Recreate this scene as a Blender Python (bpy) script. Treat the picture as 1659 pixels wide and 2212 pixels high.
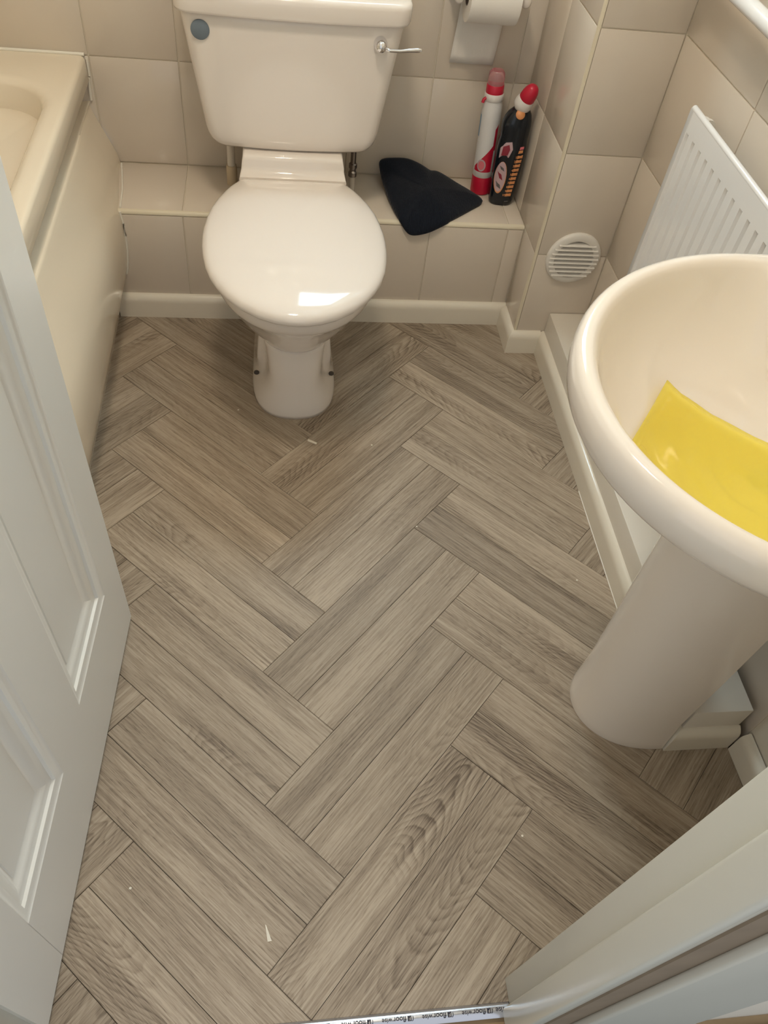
import bpy, bmesh, math, random
from mathutils import Vector, Matrix
random.seed(7)
for o in list(bpy.data.objects): bpy.data.objects.remove(o)
S = bpy.context.scene
COL = S.collection
# ---------------------------------------------------------------- camera
cd = bpy.data.cameras.new('camera'); cam = bpy.data.objects.new('camera', cd); COL.objects.link(cam)
cd.sensor_fit = 'HORIZONTAL'; cd.sensor_width = 36.0; cd.lens = 1692.1 / 1659 * 36.0; cd.clip_start = 0.01
_r = Vector((0.99100132, -0.09181742, 0.09739579)); _d = Vector((-0.00968568, -0.77492028, -0.63198477)); _f = Vector((0.13350118, 0.6253544, -0.76883633))
cam.matrix_world = Matrix(((_r.x, -_d.x, -_f.x, -0.04651634), (_r.y, -_d.y, -_f.y, -0.02259862), (_r.z, -_d.z, -_f.z, 1.37074588), (0, 0, 0, 1)))
S.camera = cam
# ---------------------------------------------------------------- world, lights, exposure
W = bpy.data.worlds.new('world'); S.world = W; W.use_nodes = True
W.node_tree.nodes['Background'].inputs[0].default_value = (0.93, 0.95, 0.98, 1)
W.node_tree.nodes['Background'].inputs[1].default_value = 0.38
WINDOW_STRENGTH = 7.0; WINDOW_COLOR = (0.64, 0.86, 1.0)
LAMP_STRENGTH = 31.0; LAMP_COLOR = (1.0, 0.87, 0.70)
S.view_settings.view_transform = 'Standard'; S.view_settings.look = 'None'
S.view_settings.exposure = 1.08; S.view_settings.gamma = 1.0; S.view_settings.use_curve_mapping = False

# ---------------------------------------------------------------- material helpers
def lin(r, g, b):
    f = lambda c: (c/255/12.92) if c/255 <= .04045 else ((c/255+.055)/1.055)**2.4
    return (f(r), f(g), f(b), 1)
def new_mat(name):
    m = bpy.data.materials.new(name); m.use_nodes = True
    return m, m.node_tree, m.node_tree.nodes['Principled BSDF']
def nd(nt, typ, **kw):
    n = nt.nodes.new(typ)
    for k, v in kw.items():
        if k == 'ins':
            for a, b in v.items():
                if isinstance(b, bpy.types.NodeSocket): nt.links.new(b, n.inputs[a])
                else: n.inputs[a].default_value = b
        else: setattr(n, k, v)
    return n
def plain(name, col, rough=.4, metal=0., bump=0., bscale=200., var=0., vscale=6., coat=0., trans=0., alpha=1.):
    m, nt, b = new_mat(name)
    b.inputs['Base Color'].default_value = col; b.inputs['Roughness'].default_value = rough; b.inputs['Metallic'].default_value = metal
    b.inputs['Coat Weight'].default_value = coat; b.inputs['Coat Roughness'].default_value = .06
    b.inputs['Transmission Weight'].default_value = trans; b.inputs['Alpha'].default_value = alpha
    tc = nd(nt, 'ShaderNodeTexCoord')
    if var:
        nz = nd(nt, 'ShaderNodeTexNoise', ins={'Vector': tc.outputs['Object'], 'Scale': vscale, 'Detail': 4.0})
        mx = nd(nt, 'ShaderNodeMix', data_type='RGBA', ins={0: nz.outputs['Fac'], 6: tuple(c*(1-var) for c in col[:3])+(1,), 7: tuple(min(1, c*(1+var)) for c in col[:3])+(1,)})
        nt.links.new(mx.outputs[2], b.inputs['Base Color'])
    if bump:
        nz2 = nd(nt, 'ShaderNodeTexNoise', ins={'Vector': tc.outputs['Object'], 'Scale': bscale, 'Detail': 3.0})
        bp = nd(nt, 'ShaderNodeBump', ins={'Strength': bump, 'Distance': .001, 'Height': nz2.outputs['Fac']})
        nt.links.new(bp.outputs[0], b.inputs['Normal'])
    return m
M = {}
M['tile'] = plain('beige_tile', (.70, .615, .51, 1), .15, var=.04, vscale=5, bump=.02, bscale=9)
M['grout'] = plain('cream_grout', (.74, .66, .53, 1), .8, bump=.2)
M['trim'] = plain('cream_trim', (.74, .66, .50, 1), .3)
M['ceramic'] = plain('champagne_ceramic', (.84, .77, .70, 1), .09, coat=.3)
M['bath'] = plain('cream_bath_acrylic', (.83, .73, .575, 1), .14, coat=.2)
M['basin'] = plain('champagne_basin', (.85, .77, .675, 1), .08, coat=.3)
M['skirt'] = plain('cream_gloss_paint', (.80, .735, .61, 1), .18, bump=.05, bscale=60, coat=.2)
M['boxtop'] = plain('cream_box_paint', (.78, .72, .62, 1), .35)
M['door'] = plain('white_satin_paint', (.81, .805, .765, 1), .30, bump=.03, bscale=120)
M['frame'] = plain('aged_white_gloss', (.72, .70, .61, 1), .25, bump=.08, bscale=40)
M['wall'] = plain('cream_wall_paint', (.78, .72, .62, 1), .8, bump=.1)
M['ceil'] = plain('white_ceiling', (.85, .83, .80, 1), .9, bump=.1)
M['white'] = plain('white_enamel', (.84, .82, .79, 1), .16, coat=.3)
M['plastic'] = plain('white_vent_plastic', (.80, .76, .69, 1), .3)
M['dark'] = plain('dark_void', (.09, .075, .06, 1), .9)
M['chrome'] = plain('polished_chrome', (.80, .80, .82, 1), .06, metal=1.0)
M['steel'] = plain('silver_strip', (.62, .64, .70, 1), .22, metal=1.0, bump=.05, bscale=300)
M['brass'] = plain('dull_metal', (.30, .27, .26, 1), .35, metal=1.0)
M['plug'] = plain('grey_blue_plastic', lin(112, 124, 134), .45)
M['pipe_beige'] = plain('aged_beige_plastic', (.62, .50, .34, 1), .4)
M['pipe_white'] = plain('pale_plastic', (.70, .64, .55, 1), .4)
M['black_bottle'] = plain('black_plastic', (.006, .009, .014, 1), .16)
M['red'] = plain('crimson_plastic', lin(196, 30, 58), .3)
M['can_white'] = plain('white_can', (.76, .74, .72, 1), .3)
M['cap_white'] = plain('white_cap', (.80, .76, .72, 1), .3)
M['orange'] = plain('orange_label', lin(222, 150, 96), .4)
M['pink'] = plain('pink_print', lin(226, 120, 128), .4)
M['lilac'] = plain('lilac_print', lin(196, 168, 172), .4)
M['maroon'] = plain('maroon_print', lin(140, 40, 56), .4)
M['blueprint'] = plain('blue_print', lin(120, 160, 190), .4)
M['greyprint'] = plain('grey_print', lin(96, 92, 92), .4)
M['silverprint'] = plain('silver_print', lin(196, 190, 184), .3)
M['ink'] = plain('dark_ink', (.015, .015, .03, 1), .5)
M['paper'] = plain('white_tissue', (.84, .80, .74, 1), .95, bump=.25, bscale=260)
M['card'] = plain('brown_card', (.30, .24, .2, 1), .9)
M['timber'] = plain('pale_timber', (.48, .34, .19, 1), .7, var=.25, vscale=14)
M['bare'] = plain('shaded_bare_timber', (.25, .19, .13, 1), .7, var=.2, vscale=20)
M['nail'] = plain('nail_metal', (.5, .48, .45, 1), .35, metal=1.)
M['chip'] = plain('off_white_offcut', (.80, .74, .62, 1), .7)
M['seal'] = plain('white_silicone', (.84, .80, .70, 1), .35)
M['base'] = plain('dark_underlay', (.10, .08, .06, 1), .95)
# translucent pink cap
M['clearpink'] = plain('clear_pink_plastic', (.90, .55, .58, 1), .12, trans=.75)
# yellow film
m, nt, b = new_mat('yellow_film'); M['film'] = m
b.inputs['Base Color'].default_value = lin(255, 244, 125); b.inputs['Roughness'].default_value = .12
b.inputs['Transmission Weight'].default_value = 0.0; b.inputs['Coat Weight'].default_value = .5
tr = nd(nt, 'ShaderNodeBsdfTransparent', ins={'Color': (1.0, .93, .45, 1)})
mx = nd(nt, 'ShaderNodeMixShader', ins={0: .66, 1: b.outputs[0], 2: tr.outputs[0]})
nt.links.new(mx.outputs[0], nt.nodes['Material Output'].inputs[0])
# knitted black fabric
m, nt, b = new_mat('black_knit'); M['knit'] = m
b.inputs['Base Color'].default_value = (.0085, .0115, .019, 1); b.inputs['Roughness'].default_value = .95
b.inputs['Specular IOR Level'].default_value = .2; b.inputs['Sheen Weight'].default_value = .15; b.inputs['Sheen Roughness'].default_value = .4
tc = nd(nt, 'ShaderNodeTexCoord')
wv = nd(nt, 'ShaderNodeTexWave', ins={'Vector': tc.outputs['Object'], 'Scale': 120.0, 'Distortion': 3.0})
bp = nd(nt, 'ShaderNodeBump', ins={'Strength': .5, 'Distance': .0015, 'Height': wv.outputs['Fac']}); nt.links.new(bp.outputs[0], b.inputs['Normal'])
# carpet
m, nt, b = new_mat('grey_carpet'); M['carpet'] = m
tc = nd(nt, 'ShaderNodeTexCoord')
nz = nd(nt, 'ShaderNodeTexNoise', ins={'Vector': tc.outputs['Object'], 'Scale': 350.0, 'Detail': 2.0})
cr = nd(nt, 'ShaderNodeMix', data_type='RGBA', ins={0: nz.outputs['Fac'], 6: (.05, .07, .08, 1), 7: (.42, .46, .46, 1)})
nt.links.new(cr.outputs[2], b.inputs['Base Color']); b.inputs['Roughness'].default_value = 1
# herringbone oak: object colour carries (seed, brightness, cathedral weight)
m, nt, b = new_mat('grey_oak_plank'); M['oak'] = m
tc = nd(nt, 'ShaderNodeTexCoord'); oi = nd(nt, 'ShaderNodeObjectInfo')
sp = nd(nt, 'ShaderNodeSeparateColor', ins={0: oi.outputs['Color']})
seed = nd(nt, 'ShaderNodeMath', operation='MULTIPLY', ins={0: sp.outputs[0], 1: 37.0})
off = nd(nt, 'ShaderNodeCombineXYZ', ins={0: seed.outputs[0], 1: seed.outputs[0], 2: seed.outputs[0]})
def stretched(sx, sy, sz=1.0):
    mp = nd(nt, 'ShaderNodeVectorMath', operation='MULTIPLY', ins={0: tc.outputs['Object'], 1: (sx, sy, sz)})
    return nd(nt, 'ShaderNodeVectorMath', operation='ADD', ins={0: mp.outputs[0], 1: off.outputs[0]}).outputs[0]
def math_(op, a, b_=0.0, c_=None, clamp=False):
    d = {0: a, 1: b_}
    if c_ is not None: d[2] = c_
    return nd(nt, 'ShaderNodeMath', operation=op, use_clamp=clamp, ins=d).outputs[0]
# nested parabolas, warped by noise -> cathedral figure
sx = nd(nt, 'ShaderNodeSeparateXYZ', ins={0: tc.outputs['Object']})
seed2 = math_('FRACT', math_('MULTIPLY', sp.outputs[0], 7.31)); seed3 = math_('FRACT', math_('MULTIPLY', sp.outputs[0], 17.17))
yy = math_('SUBTRACT', sx.outputs[1], math_('MULTIPLY', math_('SUBTRACT', seed2, .5), .05))
direction = math_('SUBTRACT', math_('MULTIPLY', math_('GREATER_THAN', seed3, .5), 2.0), 1.0)
n1 = nd(nt, 'ShaderNodeTexNoise', ins={'Vector': stretched(4.5, 15.0), 'Scale': 1.0, 'Detail': 2.0, 'Roughness': .5}).outputs['Fac']
n1b = nd(nt, 'ShaderNodeTexNoise', ins={'Vector': stretched(40, 160.0), 'Scale': 1.0, 'Detail': 2.0}).outputs['Fac']
par = math_('ADD', math_('MULTIPLY', sx.outputs[0], direction), math_('MULTIPLY', math_('MULTIPLY', yy, yy), 62.0))
ph = math_('ADD', math_('MULTIPLY', par, 34.0), math_('ADD', math_('MULTIPLY', n1, 7.5), math_('MULTIPLY', n1b, .28)))
saw = math_('FRACT', ph)
lines = math_('MULTIPLY', math_('POWER', saw, 2.2), math_('MULTIPLY', math_('SUBTRACT', 1.0, saw), 6.0, clamp=True))
mask = math_('MULTIPLY', math_('SUBTRACT', nd(nt, 'ShaderNodeTexNoise', ins={'Vector': stretched(3.0, 9.0), 'Scale': 1.0, 'Detail': 1.0}).outputs['Fac'], 0.42, clamp=True), 5.0, clamp=True)
core = math_('SUBTRACT', 1.0, math_('MULTIPLY', math_('ABSOLUTE', yy), 15.0), clamp=True)
# broad figure tone
broad = nd(nt, 'ShaderNodeTexNoise', ins={'Vector': stretched(1.8, 26.0), 'Scale': 1.0, 'Detail': 3.0, 'Roughness': .55}).outputs['Fac']
# fine streaks and pores
fine = nd(nt, 'ShaderNodeTexNoise', ins={'Vector': stretched(9, 330.0), 'Scale': 1.0, 'Detail': 3.0, 'Roughness': .62}).outputs['Fac']
fine2 = nd(nt, 'ShaderNodeTexNoise', ins={'Vector': stretched(48, 850.0), 'Scale': 1.0, 'Detail': 2.0}).outputs['Fac']
pores = math_('MULTIPLY', math_('SUBTRACT', fine2, .55, clamp=True), 5.0, clamp=True)
vo = nd(nt, 'ShaderNodeTexVoronoi', ins={'Vector': stretched(2.6, 7.0), 'Scale': 1.0}).outputs['Distance']
knot = math_('MULTIPLY', math_('SUBTRACT', .055, vo, clamp=True), 20.0, clamp=True)
dark = math_('MULTIPLY', math_('MULTIPLY', math_('MULTIPLY', lines, sp.outputs[2]), mask), math_('MULTIPLY_ADD', core, .34, .40))
dark = math_('ADD', dark, math_('MULTIPLY', math_('SUBTRACT', broad, .46), 1.25))
dark = math_('ADD', dark, math_('MULTIPLY', math_('SUBTRACT', fine, .47), 1.65))
dark = math_('ADD', dark, math_('MULTIPLY', pores, .42))
dark = math_('ADD', dark, math_('MULTIPLY', knot, .7))
dark = math_('ADD', dark, .20, clamp=True)
ramp = nd(nt, 'ShaderNodeValToRGB', ins={0: dark})
e = ramp.color_ramp.elements; e[0].position = 0; e[0].color = (.46, .378, .286, 1); e[1].position = 1; e[1].color = (.122, .087, .059, 1)
k = e.new(.38); k.color = (.340, .270, .197, 1)
br = nd(nt, 'ShaderNodeMath', operation='MULTIPLY_ADD', ins={0: sp.outputs[1], 1: .5, 2: .75})
vm = nd(nt, 'ShaderNodeVectorMath', operation='SCALE', ins={0: ramp.outputs[0], 'Scale': br.outputs[0]})
nt.links.new(vm.outputs[0], b.inputs['Base Color'])
b.inputs['Roughness'].default_value = .46; b.inputs['Specular IOR Level'].default_value = .35
bp = nd(nt, 'ShaderNodeBump', ins={'Strength': .25, 'Distance': .0006, 'Height': math_('MULTIPLY', dark, -1.0)}); nt.links.new(bp.outputs[0], b.inputs['Normal'])
def emit(name, col, s):
    m = bpy.data.materials.new(name); m.use_nodes = True; nt = m.node_tree
    nt.nodes.remove(nt.nodes['Principled BSDF'])
    em = nd(nt, 'ShaderNodeEmission', ins={'Color': col+(1,), 'Strength': s}); nt.links.new(em.outputs[0], nt.nodes['Material Output'].inputs[0])
    return m
M['daylight'] = emit('frosted_daylight_pane', WINDOW_COLOR, WINDOW_STRENGTH)
M['lamp'] = emit('lamp_diffuser', LAMP_COLOR, LAMP_STRENGTH)

# ---------------------------------------------------------------- mesh helpers
def wloc(o):
    v = Vector((0, 0, 0))
    while o: v += o.location; o = o.parent
    return v
def link(name, me, mat, parent=None, kind=None, smooth=False, autosmooth=None):
    o = bpy.data.objects.new(name, me); COL.objects.link(o)
    if mat is not None and not me.materials: me.materials.append(M[mat])
    if parent: o.parent = parent
    if kind: o['kind'] = kind
    if smooth:
        for p in me.polygons: p.use_smooth = True
    if autosmooth is not None:
        for p in me.polygons: p.use_smooth = True
        me.set_sharp_from_angle(angle=math.radians(autosmooth))
    return o
def pd(name, vs, fs, mat, parent=None, local=False, smooth=False, autosmooth=None, kind=None):
    base = Vector((0, 0, 0)) if (local or not parent) else wloc(parent)
    me = bpy.data.meshes.new(name)
    me.from_pydata([tuple(Vector(v)-base) for v in vs], [], fs); me.update()
    bm = bmesh.new(); bm.from_mesh(me); bmesh.ops.recalc_face_normals(bm, faces=bm.faces); bm.to_mesh(me); bm.free()
    return link(name, me, mat, parent, kind, smooth, autosmooth)
def box_mesh(name, lo, hi, bev=0., seg=2):
    bm = bmesh.new(); bmesh.ops.create_cube(bm, size=1)
    for v in bm.verts:
        for i in range(3): v.co[i] = (lo[i]+hi[i])/2 + v.co[i]*(hi[i]-lo[i])
    if bev: bmesh.ops.bevel(bm, geom=list(bm.edges), offset=bev, segments=seg, affect='EDGES', profile=.5)
    me = bpy.data.meshes.new(name); bm.to_mesh(me); bm.free(); return me
def box(name, lo, hi, mat, parent=None, bev=0., seg=2, local=False, kind=None):
    base = Vector((0, 0, 0)) if (local or not parent) else wloc(parent)
    me = box_mesh(name, [lo[i]-base[i] for i in range(3)], [hi[i]-base[i] for i in range(3)], bev, seg)
    return link(name, me, mat, parent, kind, autosmooth=35 if bev else None)
def loft(name, rings, mat, parent=None, closed=True, cap0=True, cap1=True, smooth=True, autosmooth=None, local=False, kind=None):
    n = len(rings[0]); vs = [v for r in rings for v in r]; fs = []
    for i in range(len(rings)-1):
        for j in range(n if closed else n-1):
            a = i*n+j; b_ = i*n+(j+1) % n
            fs.append((a, b_, b_+n, a+n))
    for flag, i in ((cap0, 0), (cap1, len(rings)-1)):
        if flag and closed:
            c = sum((Vector(v) for v in rings[i]), Vector())/n; vs.append(tuple(c)); ci = len(vs)-1
            for j in range(n): fs.append((i*n+j, i*n+(j+1) % n, ci))
    return pd(name, vs, fs, mat, parent, local=local, smooth=smooth and autosmooth is None, autosmooth=autosmooth, kind=kind)
def circ(c, r, n=24, ax='z', a0=0.):
    out = []
    for i in range(n):
        a = a0+2*math.pi*i/n; u, v = r*math.cos(a), r*math.sin(a)
        out.append((c[0]+u, c[1]+v, c[2]) if ax == 'z' else (c[0], c[1]+u, c[2]+v) if ax == 'x' else (c[0]+u, c[1], c[2]+v))
    return out
def lathe(name, prof, mat, parent=None, c=(0, 0, 0), ax='z', n=28, local=True, autosmooth=40, cap0=True, cap1=True):
    rings = []
    for r, h in prof:
        p = (c[0], c[1], c[2]+h) if ax == 'z' else (c[0]+h, c[1], c[2]) if ax == 'x' else (c[0], c[1]+h, c[2])
        rings.append(circ(p, max(r, 1e-5), n, ax))
    return loft(name, rings, mat, parent, autosmooth=autosmooth, local=local, cap0=cap0, cap1=cap1)
def tube(name, pts, r, mat, parent=None, n=14, local=False):
    pts = [Vector(p) for p in pts]; rings = []
    up = Vector((0, 0, 1))
    for i, p in enumerate(pts):
        t = (pts[min(i+1, len(pts)-1)]-pts[max(i-1, 0)]).normalized()
        a = t.cross(up)
        if a.length < 1e-3: a = t.cross(Vector((1, 0, 0)))
        a.normalize(); b_ = t.cross(a).normalized()
        rr = r[i] if isinstance(r, (list, tuple)) else r
        rings.append([tuple(p+a*rr*math.cos(2*math.pi*k/n)+b_*rr*math.sin(2*math.pi*k/n)) for k in range(n)])
    return loft(name, rings, mat, parent, autosmooth=50, local=local)
def extrude_prof(name, prof, p0, p1, side, mat, parent=None, kind=None, autosmooth=40):
    """profile (outward offset, height) swept from p0 to p1 (floor points); side = outward unit vector"""
    s = Vector(side); rings = []
    for p in (p0, p1):
        rings.append([tuple(Vector((p[0], p[1], 0))+s*a+Vector((0, 0, h))) for a, h in prof])
    return loft(name, rings, mat, parent, autosmooth=autosmooth, kind=kind)
def thing(name, label, cat, loc=(0, 0, 0), rot=(0, 0, 0), group=None):
    o = bpy.data.objects.new(name, None); COL.objects.link(o); o.empty_display_size = .05
    o.location = loc; o.rotation_euler = rot; o['label'] = label; o['category'] = cat
    if group: o['group'] = group
    return o
def tag(o, label, cat, group=None):
    o['label'] = label; o['category'] = cat
    if group: o['group'] = group
    return o
def struct(o, label, cat):
    o['kind'] = 'structure'; o['label'] = label; o['category'] = cat; return o
def interp(tab, x):
    for (a, va), (b_, vb) in zip(tab, tab[1:]):
        if x <= b_:
            t = max(0, (x-a)/(b_-a)); t2 = t*t*(3-2*t)*.0+t
            return va+(vb-va)*t2
    return tab[-1][1]
def smooth_closed(pts, n):
    """Catmull-Rom closed curve through pts, n samples"""
    m = len(pts); out = []
    for i in range(n):
        s = i*m/n; k_ = int(s); t = s-k_
        p = [Vector(pts[(k_+d_) % m]) for d_ in (-1, 0, 1, 2)]
        out.append(.5*((2*p[1])+(p[2]-p[0])*t+(2*p[0]-5*p[1]+4*p[2]-p[3])*t*t+(3*p[1]-p[0]-3*p[2]+p[3])*t**3))
    return out
def smooth_open(pts, n):
    out = []; m = len(pts)-1
    for i in range(n):
        s = min(i*m/(n-1), m-1e-9); k_ = int(s); t = s-k_
        g = lambda q: Vector(pts[max(0, min(m, q))])
        p = [g(k_-1), g(k_), g(k_+1), g(k_+2)]
        out.append(.5*((2*p[1])+(p[2]-p[0])*t+(2*p[0]-5*p[1]+4*p[2]-p[3])*t*t+(3*p[1]-p[0]-3*p[2]+p[3])*t**3))
    return out

# ================================================================ THE ROOM
YB = 2.040; YL = 1.803; ZL = .303; XC = .600; YC = 1.678; ZJ = .3013; TH = .258; TW = .208; TX = -.2745
WX0, WX1 = .00, .59; XL = -1.19; ZC = 2.35; YF = .155
# ---- floor of herringbone planks
floor = struct(box('floor', (-.60, .112, -.03), (.86, 1.90, -.0030), 'base'), 'grey oak effect floor laid in double herringbone', 'floor')
PW, PL, PT = .18, .4814, math.radians(45.97)
U = Vector((math.cos(PT), math.sin(PT))); V = Vector((U.y, -U.x)); A0 = Vector((-.0878, 1.2092))
def clip(poly, axis, val, keep_less):
    out = []
    for i in range(len(poly)):
        a, b_ = poly[i], poly[(i+1) % len(poly)]
        ia = (a[axis] <= val) == keep_less; ib = (b_[axis] <= val) == keep_less
        if ia: out.append(a)
        if ia != ib:
            t = (val-a[axis])/(b_[axis]-a[axis]); out.append(a+(b_-a)*t)
    return out
planks = []
half = PW/2; gap = .0004
for kk in range(-9, 12):
    for s in range(-4, 5):
        o2 = A0+kk*(V*PW-U*PW)+s*(U*PL+V*PL)
        for h_ in (0, 1):
            planks.append((o2+V*(half*h_), U, V, PL, half, (kk, s, h_, 0)))           # '/' planks
            # '\' block: right end between A(k) and B(k-1): occupies u in [0, PW] behind A, v in [-PL, 0]
            planks.append((o2-V*PL+U*(half*h_), V, U, PL, half, (kk, s, h_, 1)))
rng = random.Random(11)
for (o2, du, dv, L_, w_, key) in planks:
    corners = [o2+du*gap+dv*gap, o2+du*(L_-gap)+dv*gap, o2+du*(L_-gap)+dv*(w_-gap), o2+du*gap+dv*(w_-gap)]
    col = (rng.random(), rng.random(), rng.random())
    poly = corners
    for ax_, val, less in ((0, -.482, False), (0, .80, True), (1, .128, False), (1, 1.80, True)):
        poly = clip(poly, ax_, val, less)
        if len(poly) < 3: break
    if len(poly) < 3: continue
    area = abs(sum(poly[i].x*poly[(i+1) % len(poly)].y-poly[(i+1) % len(poly)].x*poly[i].y for i in range(len(poly))))/2
    if area < 2e-5: continue
    ang = math.atan2(du.y, du.x); cen = o2+du*(L_/2)+dv*(w_/2)
    R2 = lambda p: Vector(((p-cen).dot(Vector((math.cos(ang), math.sin(ang)))), (p-cen).dot(Vector((-math.sin(ang), math.cos(ang))))))
    loc2 = [R2(p) for p in poly]; n = len(loc2); c2 = sum(loc2, Vector((0, 0)))/n
    ins = []
    for p in loc2:
        d_ = p-c2; ins.append(p-d_.normalized()*min(.0009, d_.length*.3))
    vs = [(p.x, p.y, -.003) for p in loc2]+[(p.x, p.y, -.0007) for p in loc2]+[(p.x, p.y, 0.) for p in ins]
    fs = [tuple(range(n-1, -1, -1)), tuple(range(2*n, 3*n))]
    for i in range(n):
        j = (i+1) % n; fs += [(i, j, n+j, n+i), (n+i, n+j, 2*n+j, 2*n+i)]
    p = pd('plank', vs, fs, 'oak', None)
    p.parent = floor; p.location = (cen.x, cen.y, 0); p.rotation_euler = (0, 0, ang)
    cath = max(0, col[2]*1.8-.5)
    p.color = (col[0], .30+.42*col[1], min(1, cath), 1)

# ---- tiled wall faces: frame origin, u (along), v (up), outward normal n
def tile_piece(name, parent, origin, u, v, nrm, u0, u1, v0, v1, mat='tile', th=.006):
    w, h = u1-u0-.0026, v1-v0-.0026
    key = '%s_%.3f_%.3f' % (mat, w, h)
    me = bpy.data.meshes.get(key)
    if me is None:
        me = box_mesh(key, (-w/2, -h/2, 0), (w/2, h/2, th), .0014, 2); me.materials.append(M[mat])
        for p in me.polygons: p.use_smooth = True
        me.set_sharp_from_angle(angle=math.radians(40))
    o = bpy.data.objects.new(name, me); COL.objects.link(o); o.parent = parent
    c = Vector(origin)+Vector(u)*((u0+u1)/2)+Vector(v)*((v0+v1)/2)
    mw = Matrix((Vector(u), Vector(v), Vector(nrm))).transposed().to_4x4(); mw.translation = c
    o.matrix_parent_inverse = Matrix(); o.matrix_local = mw if not parent.rotation_euler.z else mw
    return o
def cuts(a, b_, first, step):
    k0 = math.floor((a-first)/step); xs = [a]; x = first+k0*step
    while x < b_-1e-4:
        if x > a+.006: xs.append(x)
        x += step
    if b_-xs[-1] < .006: xs.pop()
    return xs+[b_]
VC = [ZJ+TH*i for i in range(-1, 4)]
T = .006
# back wall
wb = struct(box('wall_back', (XL-.1, YB+.0030, -.03), (.90, YB+.15, 1.30), 'grout'), 'beige tiled wall behind the toilet', 'wall')
for (lo, hi) in (((XL-.1, YB+T, 1.30), (WX0, YB+.15, ZC)), ((WX1, YB+T, 1.30), (.90, YB+.15, ZC)), ((WX0, YB+T, 2.05), (WX1, YB+.15, ZC))):
    box('plaster', lo, hi, 'wall', wb)
xs = cuts(XL, XC+.006, TX, TW); zs = [ZL, ZJ+TH, ZJ+2*TH, ZJ+3*TH, 1.30]
for a, b_ in zip(xs, xs[1:]):
    for c, d_ in zip(zs, zs[1:]):
        tile_piece('tile', wb, (0, YB+T, 0), (1, 0, 0), (0, 0, 1), (0, -1, 0), a, b_, c, d_)
# window in the back wall (above the frame of the picture)
win = struct(box('window_1', (WX0, YB+.07, 1.30), (WX1, YB+.08, 2.05), 'daylight'), 'frosted window in the back wall above the cistern', 'window')
for lo, hi in (((WX0, YB+.02, 1.30), (WX0+.05, YB+.09, 2.05)), ((WX1-.05, YB+.02, 1.30), (WX1, YB+.09, 2.05)), ((WX0+.05, YB+.02, 1.30), (WX1-.05, YB+.09, 1.35)), ((WX0+.05, YB+.02, 2.0), (WX1-.05, YB+.09, 2.05))):
    box('window_frame', lo, hi, 'white', win, .004)
box('window_sill', (WX0-.02, YB-.04, 1.28), (WX1+.01, YB+.07, 1.30), 'white', win, .004)
# tiled pipe ledge in front of the back wall
wl = struct(box('wall_ledge', (-.50, YL+.0030, -.03), (XC+.01, YB+T, ZL-.0030), 'grout'), 'low tiled boxing behind the toilet pan', 'ledge')
xs = cuts(-.475, XC, TX, TW)
for a, b_ in zip(xs, xs[1:]):
    tile_piece('tile', wl, (0, YL+T, 0), (1, 0, 0), (0, 0, 1), (0, -1, 0), a, b_, .03, ZL-.010)
    tile_piece('tile', wl, (0, 0, ZL-T), (1, 0, 0), (0, 1, 0), (0, 0, 1), a, b_, YL+.009, YB)
rings = []
for x in (-.44, XC-.0005):
    pr = [(YL+.010, ZL-.010)]
    for i in range(7):
        a = math.pi+math.pi/2*i/6-math.pi/2
        pr.append((YL+.009-.009*math.sin(math.pi/2*i/6), ZL-.009+.009*math.cos(math.pi/2*i/6)+.0006))
    pr[0] = (YL+.009, ZL-.009)
    rings.append([(x, y, z) for y, z in pr])
loft('edge_trim', rings, 'trim', wl, autosmooth=50)
# corner column (boxed pipe chase) at the right end of the ledge
wc = struct(box('wall_column', (XC+.0030, YC+.0030, -.03), (.90, YB+T, ZC), 'grout'), 'tiled corner column beside the ledge', 'column')
zc = [.03, ZJ, ZJ+TH, ZJ+2*TH, ZJ+3*TH, 1.30]
for c, d_ in zip(zc, zc[1:]):
    tile_piece('tile', wc, (0, YC+T, 0), (1, 0, 0), (0, 0, 1), (0, -1, 0), XC+.006, .7895, c, d_)
for c, d_ in zip(zc, zc[1:]):
    ys = [YC+.006, 1.876, YB] if c >= ZJ-.01 else [YC+.006, YL]
    for a, b_ in zip(ys, ys[1:]):
        tile_piece('tile', wc, (XC+T, 0, 0), (0, -1, 0), (0, 0, 1), (-1, 0, 0), -b_, -a, c, d_)
rings = []
for z in (.03, 1.30):
    pr = [(XC+.007, YC+.007)]+[(XC+.006-.0065*math.sin(math.pi/2*i/5), YC+.006-.0065*math.cos(math.pi/2*i/5)) for i in range(6)]
    rings.append([(x, y, z) for x, y in pr])
loft('corner_trim', rings, 'trim', wc, autosmooth=50)
# right wall, very slightly out of square
RW = math.atan2(.0266, 1.2)
ur = Vector((math.sin(RW), -math.cos(RW), 0)); nr = Vector((-math.cos(RW), -math.sin(RW), 0))
P0 = Vector((.7888, YC, 0))-nr*T
def rw(s, z, out=0): return P0+ur*s+Vector((0, 0, z))+nr*out
vs = [rw(s, z, o_) for o_ in (.0030, -.12) for s, z in ((-.4, -.03), (1.60, -.03), (1.60, ZC), (-.4, ZC))]
wr = struct(pd('wall_right', vs, [(0, 1, 2, 3), (4, 5, 6, 7), (0, 1, 5, 4), (1, 2, 6, 5), (2, 3, 7, 6), (3, 0, 4, 7)], 'grout'), 'beige tiled wall behind the radiator and basin', 'wall')
sj = YC-1.338
rc_ = [0.]+[sj+TW*i for i in range(6)]+[1.53]
for a, b_ in zip(rc_, rc_[1:]):
    for c, d_ in zip(zc, zc[1:]):
        if a > 1.0 and c < ZJ-.01: continue
        tile_piece('tile', wr, tuple(P0), tuple(ur), (0, 0, 1), tuple(nr), a, b_, c, d_)
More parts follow.
